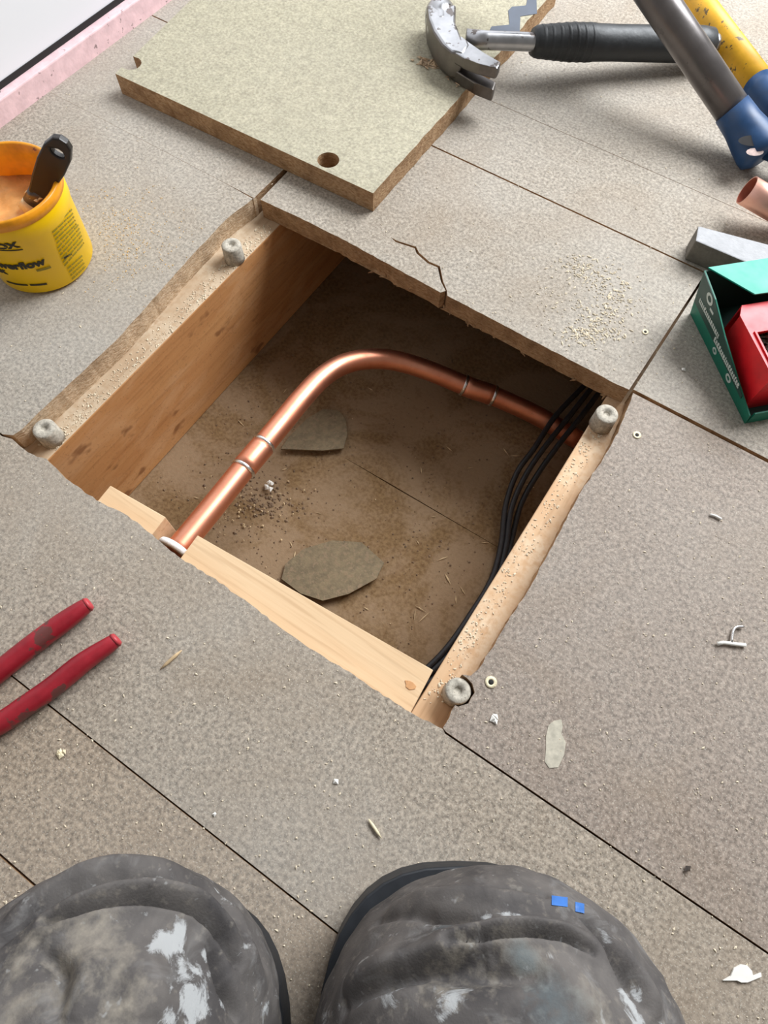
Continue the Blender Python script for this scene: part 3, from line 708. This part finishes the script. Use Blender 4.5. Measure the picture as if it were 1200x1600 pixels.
# ------------------------------------------------------------------ red handled pliers
pl = empty('pliers', (*xy(40, 1050), 0), 'pair of pliers with dark red dipped handles lying left of the opening', 'pliers')
for pts, lab in (([(141, 942), (128, 951), (95, 975), (50, 1008), (0, 1048), (-70, 1105), (-150, 1165)], None), ([(184, 997), (170, 1008), (130, 1035), (80, 1075), (40, 1103), (0, 1130), (-70, 1165), (-160, 1200)], None)):
    P = [pix(px, py, .0085) for px, py in pts]; n = len(P)
    Q = catmull(P, 5); m = len(Q)
    rad = [(.0048 + .0030 * min(1, (k / m) * 3.2)) * (1 if k > 1 else (.62, .9)[k]) for k in range(m)]
    h = tube('handle', Q, rad, m_redgrip, pl, segs=20)
    tube('handle_tip', [Q[0] - (Q[1] - Q[0]) * .25, Q[0], Q[2]], [.0022, .0045, .0060], m_redtip, pl, segs=16)['label'] = 'brighter red worn handle tip'
pj = pix(-170, 1190, .0085); pj2 = pix(-260, 1240, .0085)
tube('jaw', [pj, pj.lerp(pj2, .5) + Vector((0, .012, 0)), pj2], [.009, .012, .006], m_steel_dk, pl, segs=16)
tube('jaw', [pj, pj.lerp(pj2, .5) - Vector((0, .012, 0)), pj2 - Vector((0, .004, 0))], [.009, .012, .006], m_steel_dk, pl, segs=16)
lathe('pivot', [(0, 0), (.009, 0), (.009, .019), (.007, .0205), (0, .0205)], (pj.x, pj.y, 0.0002), m_steel, pl, 24)

# ------------------------------------------------------------------ kneeling person: work trousers
uF = Vector((-.551, .834, 0)); vR = Vector((.834, .551, 0))
def body(v, u, z): return vR * v + uF * u + Vector((0, 0, z))
person = empty('person', body(-.03, -.30, 0), 'person kneeling at the bottom edge in paint-stained dark grey work trousers', 'person')
def add_capsule(bm, a, b, ra, rb, seg=28, sc=(1, 1)):
    n = 9; pts = []; rr = []
    d = (b - a); L = d.length; d.normalize()
    for k in range(n): 
        t = math.pi / 2 * (1 - k / (n - 1)); pts.append(a - d * ra * math.sin(t)); rr.append(max(.0005, ra * math.cos(t)))
    for k in range(1, n):
        t = math.pi / 2 * k / (n - 1); pts.append(b + d * rb * math.sin(t)); rr.append(max(.0005, rb * math.cos(t)))
    add_tube(bm, pts, rr, seg)
bm = bmesh.new()
LEG = [(-.134, -.118, .084, .082), (.0625, -.128, .089, .0895)]     # v, u, z of the knee, radius
for s, (kv, ku, kz, kr) in zip((-1, 1), LEG):
    K = body(kv, ku, kz); A = body(kv + s * .005, -.50, .062); Hp = body(-.028 + s * .085, -.50, .255)
    add_capsule(bm, K, A, kr * .93, .055)
    add_capsule(bm, K + Vector((0, 0, .006)), K.lerp(Hp, .45) + Vector((0, 0, .012)), kr, kr * 1.0)
    add_capsule(bm, K.lerp(Hp, .4) + Vector((0, 0, .01)), Hp, kr * 1.0, .100)
    add_capsule(bm, K + body(-.008, .0, -.012), K + body(.008, 0, -.012), kr * .95, kr * .95)
add_capsule(bm, body(-.028 - .07, -.52, .27), body(-.028 + .07, -.52, .27), .115, .115)
add_capsule(bm, body(-.028 - .06, -.51, .36), body(-.028 + .06, -.51, .36), .10, .10)
me = bpy.data.meshes.new('legs'); bm.to_mesh(me); bm.free()
tmp = bpy.data.objects.new('legs', me); link(tmp)
r = tmp.modifiers.new('r', 'REMESH'); r.mode = 'VOXEL'; r.voxel_size = .0042
sm = tmp.modifiers.new('s', 'SMOOTH'); sm.iterations = 14; sm.factor = .5
bpy.context.view_layer.update()
dg = bpy.context.evaluated_depsgraph_get(); me2 = bpy.data.meshes.new_from_object(tmp.evaluated_get(dg)); bpy.data.objects.remove(tmp)
bm = bmesh.new(); bm.from_mesh(me2)
# finer mesh where the cloth is near the phone
fs = [f for f in bm.faces if (lambda c: c.dot(uF) > -.235)(f.calc_center_median())]
es = list({e for f in fs for e in f.edges})
bmesh.ops.subdivide_edges(bm, edges=es, cuts=2, use_grid_fill=True)
bm.normal_update()
tree = BVHTree.FromBMesh(bm)
def onto(px, py):
    h = tree.ray_cast(CAM, ray(px, py)); return h[0] if h[0] is not None else pix(px, py, .1)
def seg_d(p, P):
    best = 9.0; bt = 0
    for i in range(len(P) - 1):
        a, b = P[i], P[i + 1]; ab = b - a; L2 = ab.length_squared
        t = max(0, min(1, (p - a).dot(ab) / L2)) if L2 > 0 else 0
        d = (p - a - ab * t).length
        if d < best: best = d; bt = (i + t) / (len(P) - 1)
    return best, bt
FOLDS = [   # pixel path on the cloth, height (m), half width (m); negative = crease
 ([(75, 1440), (120, 1424), (180, 1412), (240, 1410), (300, 1424), (345, 1460), (372, 1500)], .0065, .007),
 ([(72, 1444), (120, 1432), (180, 1420), (240, 1419), (298, 1433), (340, 1468), (366, 1508)], -.0075, .0035),
 ([(0, 1472), (60, 1425), (110, 1398), (170, 1385), (230, 1382), (290, 1396), (320, 1420)], -.004, .005),
 ([(0, 1455), (60, 1408), (120, 1380), (190, 1366), (250, 1366), (310, 1382)], .0045, .007),
 ([(330, 1400), (365, 1440), (385, 1500), (410, 1560)], .004, .008),
 ([(60, 1480), (100, 1520), (90, 1600)], -.003, .007), ([(150, 1480), (130, 1540), (100, 1600)], .003, .008),
 ([(330, 1480), (350, 1540), (380, 1600)], -.004, .006), ([(215, 1470), (230, 1540), (225, 1600)], .003, .010),
 ([(700, 1475), (760, 1465), (820, 1458), (880, 1463), (930, 1480)], .005, .006),
 ([(705, 1482), (760, 1472), (820, 1465), (880, 1470), (925, 1487)], -.0055, .0032),
 ([(630, 1400), (700, 1392), (780, 1396), (850, 1403)], -.0035, .004), ([(620, 1412), (700, 1404), (780, 1407), (860, 1412)], .0035, .006),
 ([(590, 1440), (680, 1432), (760, 1438)], -.003, .005), ([(540, 1560), (600, 1520), (680, 1495), (760, 1480)], .0045, .009),
 ([(545, 1575), (610, 1538), (690, 1512), (770, 1494)], -.004, .006),
 ([(900, 1420), (960, 1500), (1000, 1570)], -.004, .006), ([(940, 1470), (990, 1530), (1030, 1600)], .004, .007),
 ([(840, 1500), (900, 1550), (930, 1600)], .003, .010), ([(660, 1540), (760, 1520), (860, 1530)], -.003, .008),
]
FP = [([onto(*p) for p in path], h, w) for path, h, w in FOLDS]
lay = bm.loops.layers.float_color.new('stain') if False else None
near = [v for v in bm.verts if v.co.dot(uF) > -.30]
disp = {}
for v in near:
    c = v.co; d = .0022 * noise.noise(c * 22) + .0008 * noise.noise(c * 70)
    cw = Vector((c.dot(vR) * 14, c.dot(uF) * 60, c.z * 40)); d += .0020 * (1 - 2 * abs(noise.noise(cw))) * max(0, noise.noise(c * 9 + Vector((3, 1, 2))) + .25)
    for P, h, w in FP:
        q, t = seg_d(c, P)
        if h < 0: w *= .55
        if q < w * 3: d += (1.7 if h > 0 else 2.5) * h * math.exp(-(q / w) ** 2) * (math.sin(math.pi * min(.97, max(.03, t))) ** .5)
    disp[v] = d
for v, d in disp.items(): v.co += v.normal * d
for v in bm.verts: v.co.z = max(v.co.z, .0012 + .002 * (.5 + .5 * noise.noise(v.co * 30)))
STAINS = [  # path, half width m, channel (0 white, 1 brown/cream, 2 blue-white), strength
 ([(335, 1388), (350, 1420), (378, 1445)], .0055, 0, .9), ([(365, 1480), (385, 1530), (410, 1580)], .006, 0, .55), ([(372, 1462), (378, 1500)], .003, 0, .7),
 ([(245, 1485), (262, 1468), (275, 1482)], .0055, 0, 1.0), ([(280, 1450), (285, 1500), (290, 1550), (298, 1600)], .0055, 0, .85), ([(296, 1548), (300, 1560)], .009, 0, 1.0),
 ([(318, 1492), (320, 1494)], .0035, 0, 1.0), ([(300, 1512), (308, 1520)], .004, 0, .8), ([(330, 1520), (331, 1521)], .003, 0, .8), ([(258, 1530), (260, 1540)], .003, 0, .8), ([(350, 1565), (352, 1566)], .0045, 0, .7), ([(262, 1590), (264, 1600)], .006, 0, .8),
 ([(135, 1515), (125, 1545), (112, 1570)], .004, 1, 1.1), ([(100, 1540), (110, 1500), (130, 1460)], .012, 1, .55), ([(160, 1440), (165, 1490)], .011, 1, .5), ([(190, 1500), (180, 1540)], .010, 1, .45), ([(20, 1520), (40, 1480), (80, 1450)], .010, 1, .35), ([(200, 1560), (180, 1600)], .012, 1, .5),
 ([(30, 1570), (10, 1600)], .006, 1, .6),
 ([(680, 1452), (690, 1450)], .010, 0, .50), ([(668, 1443), (700, 1440)], .006, 0, .45), ([(640, 1498), (642, 1500)], .0035, 0, .9), ([(715, 1430), (800, 1436)], .0025, 0, .55), ([(780, 1434), (810, 1436)], .003, 0, .8), ([(870, 1474), (900, 1482)], .004, 0, .6),
 ([(700, 1570), (712, 1555), (720, 1548)], .008, 0, .75), ([(690, 1590), (700, 1580)], .004, 0, .8), ([(510, 1590), (525, 1580)], .007, 0, .6), ([(610, 1562), (625, 1555)], .004, 0, .7), ([(560, 1570), (590, 1560)], .004, 0, .45),
 ([(975, 1550), (990, 1580), (1000, 1600)], .004, 0, .9), ([(990, 1545), (1010, 1570), (1030, 1600)], .003, 0, .8), ([(925, 1430), (940, 1450), (950, 1470)], .0035, 0, .75), ([(980, 1510), (983, 1514)], .004, 0, .8), ([(860, 1500), (866, 1504)], .003, 0, .8), ([(825, 1514), (828, 1516)], .003, 0, .8),
 ([(880, 1420), (882, 1421)], .001, 0, .0), ([(800, 1480), (830, 1500)], .012, 1, .4), ([(740, 1510), (690, 1530)], .014, 1, .35), ([(910, 1560), (930, 1590)], .012, 1, .4), ([(810, 1490), (822, 1500)], .007, 2, .7), ([(860, 1560), (890, 1590)], .014, 2, .5), ([(695, 1455), (690, 1460)], .005, 2, .5),
]
SP = [([onto(*p) for p in path], w, ch, s) for path, w, ch, s in STAINS]
me = bpy.data.meshes.new('trousers'); off = person.location
fld = []
for v in bm.verts:
    q3 = [0, 0, 0]
    if v in disp:
        for P, w, ch, s in SP:
            d, t = seg_d(v.co, P)
            if d < w * 2.2: q3[ch] = max(q3[ch], s * max(0, 1 - d / (w * (1.6 if ch == 0 else 1.3))))
    fld.append((*q3, 1.0))
for v in bm.verts: v.co -= off
bm.to_mesh(me); bm.free()
ca_ = me.color_attributes.new('stain', 'FLOAT_COLOR', 'POINT')
for i, q in enumerate(fld): ca_.data[i].color = q
for p in me.polygons: p.use_smooth = True
def M_trouser():
    m = NT('work_trouser_cloth')
    at = m.n('ShaderNodeVertexColor', layer_name='stain'); sep = m.n('ShaderNodeSeparateColor'); m.l(at.outputs['Color'], sep.inputs['Color']); n6 = m.noise(60, 6, .75, dist=.8)
    n1 = m.noise(26, 4, .6, dist=.5); n2 = m.noise(170, 3, .6); n3 = m.noise(900, 2, .5)
    c = m.mix(m.ramp(n1, .35, .66), (.058, .053, .052), (.135, .122, .113))
    c = m.mix(m.ramp(n2, .56, .74, 0, .40), c, (.20, .175, .15))
    br = m.math('ADD', sep.outputs[1], m.ramp(n2, .2, .8, -.32, .32)); c = m.mix(m.ramp(br, .12, .75, 0, .8), c, (.34, .30, .24))
    bl_ = m.math('ADD', sep.outputs[2], m.ramp(n2, .2, .8, -.3, .3)); c = m.mix(m.ramp(bl_, .15, .6, 0, .6), c, (.10, .135, .15))
    wh = m.math('ADD', sep.outputs[0], m.ramp(n6, .30, .70, -.66, .42)); c = m.mix(m.ramp(wh, .34, .62, 0, .78), c, (.44, .45, .45))
    n4 = m.noise(95, 3, .7); c = m.mix(m.ramp(n4, .66, .72, 0, .5), c, (.36, .36, .35)); n5 = m.noise(38, 4, .7, dist=1.0); c = m.mix(m.ramp(n5, .56, .70, 0, .45), c, (.22, .215, .21))
    m.bump(n3, .25, .0006); return m.fin(c, .8, spec=.3)
me.materials.append(M_trouser())
tr = bpy.data.objects.new('trousers', me); link(tr); tr.parent = person
tag(tr, 'dark grey cloth with cream and white paint stains')
tree2 = BVHTree.FromPolygons([v.co + off for v in me.vertices], [tuple(p.vertices) for p in me.polygons])
# two little blue flecks of paint on the right knee
m_bluepaint = M_plain('blue_paint_fleck', (.035, .15, .46), .5)
for (x0, y0, x1, y1) in ((862, 1399, 887, 1414), (899, 1409, 913, 1424)):
    bm = bmesh.new(); g = {}
    n = 5
    for i in range(n + 1):
        for j in range(n + 1):
            d = ray(x0 + (x1 - x0) * i / n, y0 + (y1 - y0) * j / n + 3 * i / n); h = tree2.ray_cast(CAM, d)
            if h[0] is not None: g[i, j] = (bm.verts.new(h[0] - d * .0006), bm.verts.new(h[0] + d * .0010))
    for i in range(n):
        for j in range(n):
            q = [(i, j), (i + 1, j), (i + 1, j + 1), (i, j + 1)]
            if all(k in g for k in q): bm.faces.new([g[k][0] for k in q])
    if bm.faces: build('paint_fleck', bm, m_bluepaint, person)['label'] = 'blue paint fleck on the right knee'
for s, (kv, ku, kz, kr) in zip((-1, 1), LEG):
    bm = bmesh.new()
    cx = kv - s * .008; rr = kr - .003; back = .020 if s < 0 else .0
    poly = []
    for k in range(40):
        a = 2 * math.pi * k / 40; sx = math.copysign(abs(math.cos(a)) ** .75, math.cos(a)); sy = math.copysign(abs(math.sin(a)) ** .75, math.sin(a))
        q = body(cx + rr * sx, ku - .025 - back + (kr + .018) * sy, 0); poly.append((q.x, q.y))
    add_prism(bm, poly, .0008, .034, ms=0)  # black slab that shows as a dark rim round the knee
    build('knee_slab', bm, m_knee_slab, person, bevel=.010)['label'] = 'black slab under the knee'
    fa = body(kv + s * .006, -.47, .050); fb = body(kv + s * .004, -.64, .058)
    bm = bmesh.new(); add_tube(bm, [fa, fa.lerp(fb, .25), fa.lerp(fb, .45), fa.lerp(fb, .7), fa.lerp(fb, .9), fb], [.050, .052, .050, .046, .042, .024], 24)
    build('boot', bm, m_boot, person, smooth=True)

# ------------------------------------------------------------------ small things on the floor
def scatter(name, label, cat, gen, n, m, smin, smax, el=(1,), lift=.0004):
    bm = bmesh.new()
    for k in range(n):
        q = gen()
        if q is None: continue
        add_chip(bm, q + Vector((0, 0, lift)), random.uniform(smin, smax), random.choice(el))
    return tag(build(name, bm, m), label, cat, kind='stuff')
def inhole(x, y): return -.405 < x < .026 and .055 < y < .40
def on_floor():
    px, py = random.uniform(-60, 1260), random.uniform(60, 1600); q = pix(px, py, 0)
    if inhole(q.x, q.y) or q.x < XL + .004: return None
    return q
def patch():
    cx, cy, sx, sy = random.choice(((905, 415, 16, 8), (940, 440, 26, 12), (960, 470, 26, 12), (945, 495, 20, 12), (925, 520, 28, 10), (920, 522, 18, 7), (900, 470, 40, 30)))
    q = pix(random.gauss(cx, sx), random.gauss(cy, sy), 0)
    return None if inhole(q.x, q.y) else q
scatter('sawdust_patch', 'patch of pale sawdust on the board right of the opening', 'sawdust', patch, 620, m_saw, .0005, .0013, (1, 1, 2.5))
scatter('floor_dust', 'fine pale sawdust crumbs strewn over the whole floor', 'sawdust', on_floor, 1900, m_saw, .0003, .0009, (1, 1, 1.8))
def near_tub():
    q = pix(random.gauss(190, 45), random.gauss(370, 40), 0); return None if (q - tc).length < .055 or inhole(q.x, q.y) else q
scatter('tub_crumbs', 'yellowish crumbs on the floor right of the yellow tub', 'crumbs', near_tub, 520, m_crumb, .0003, .0008)
def joist_dust():
    y = random.uniform(.07, .39)
    return Vector((random.uniform(-.4005, -.3845), y, -T)) if random.random() < .6 else Vector((random.uniform(-.0015, .012), y, -T))
scatter('joist_sawdust', 'sawdust lying along the tops of the two joists', 'sawdust', joist_dust, 900, m_saw, .0003, .0010, (1, 1, 2))
def chip_thing(name, px, py, size, m, label, cat, el=1.0, n=1, flat=.6):
    bm = bmesh.new(); c = pix(px, py, 0)
    for k in range(n): add_chip(bm, c + Vector((random.uniform(-1, 1) * size * (n > 1), random.uniform(-1, 1) * size * (n > 1), size * flat * .5 + .0002)), size * random.uniform(.8, 1.1), el, flat)
    return tag(build(name, bm, m), label, cat)
chip_thing('plaster_crumb', 525, 1221, .0024, m_whitechip, 'tiny white crumb in front of the opening, between it and the knees', 'crumb')
chip_thing('plaster_crumb', 336, 1272, .0020, m_whitechip, 'tiny white crumb on the board above the left knee', 'crumb')
chip_thing('plaster_crumb', 1067, 578, .0025, m_whitechip, 'tiny white crumb left of the green box', 'crumb')
chip_thing('plaster_crumb', 771, 1124, .0030, m_whitechip, 'white torn crumb just right of the opening\'s nearest corner', 'crumb', n=3)
chip_thing('dark_pebble', 1073, 1357, .0034, m_steel_dk, 'small dark round bead on the floor at the lower right', 'pebble', flat=.9)
chip_thing('wood_curl', 98, 1177, .0026, m_cream, 'cream curl of wood shaving below the red pliers', 'shaving', n=5)
def splinter(a, b, w, m, label, name='wood_splinter'):
    A, B = pix(*a, .0014), pix(*b, .0014)
    tag(tube(name, [A, A.lerp(B, .3), A.lerp(B, .7), B], [w * .3, w, w * .9, w * .2], m, segs=6), label, 'splinter')
splinter((576, 1280), (596, 1310), .0013, m_cream, 'pale upright wood splinter on the floor above the right knee')
splinter((284, 1016), (250, 1046), .0014, m_straw, 'brown wood splinter on the floor right of the red pliers')
# bent nail and staple
A = [pix(px, py, .002) for px, py in ((1121, 1006), (1131, 1004), (1145, 1006), (1165, 1008))]
nl = empty('bent_nail', (A[1].x, A[1].y, 0), 'small silver bent nail lying on the board at the right', 'nail')
tube('shank', A, .0014, m_whitechip, nl, segs=10)
B = [pix(px, py, .0022) for px, py in ((1143, 1004), (1145, 988), (1150, 980), (1162, 979))]
tube('hook', catmull(B, 4), .0011, m_solder, nl, segs=10)
A = [pix(px, py, .0015) for px, py in ((1110, 804), (1118, 806), (1127, 811))]
tag(tube('staple', A, .0010, m_whitechip, segs=8), 'tiny pale staple on the right board below the green box', 'staple')
# torn white scrap
sc = [xy(*p) for p in ((1128, 1531), (1140, 1524), (1145, 1512), (1156, 1506), (1166, 1508), (1173, 1516), (1175, 1524), (1187, 1519), (1188, 1525), (1176, 1530), (1166, 1534), (1156, 1534), (1150, 1531))]
tag(prism('paper_scrap', sc, .0004, .0016, [m_whitechip, m_whitechip]), 'torn white scrap on the floor at the lower right corner', 'scrap')
# smear of old plaster, screw holes: marks belonging to the boards
sm_ = [xy(*p) for p in ((857, 1133), (866, 1126), (877, 1124), (879, 1135), (877, 1146), (884, 1160), (881, 1180), (872, 1199), (858, 1200), (851, 1190), (853, 1170), (853, 1150))]
prism('plaster_smear', sm_, .00005, .0004, [m_smear, m_smear], parent=floor)['label'] = 'pale oval plaster smear'
for px, py, r in ((995, 680, .0036), (767, 1066, .0044), (1008, 519, .0030)):
    c = pix(px, py, 0)
    lathe('screw_hole', [(r, 0.0001), (r * 1.02, .0006), (r * .5, .0006), (r * .42, .0002), (r, .0001)], (c.x, c.y, 0), m_cream, floor, 14)
    lathe('screw_hole', [(0, .0001), (r * .45, .0001), (r * .45, .0004), (0, .0004)], (c.x, c.y, 0), m_black, floor, 12)
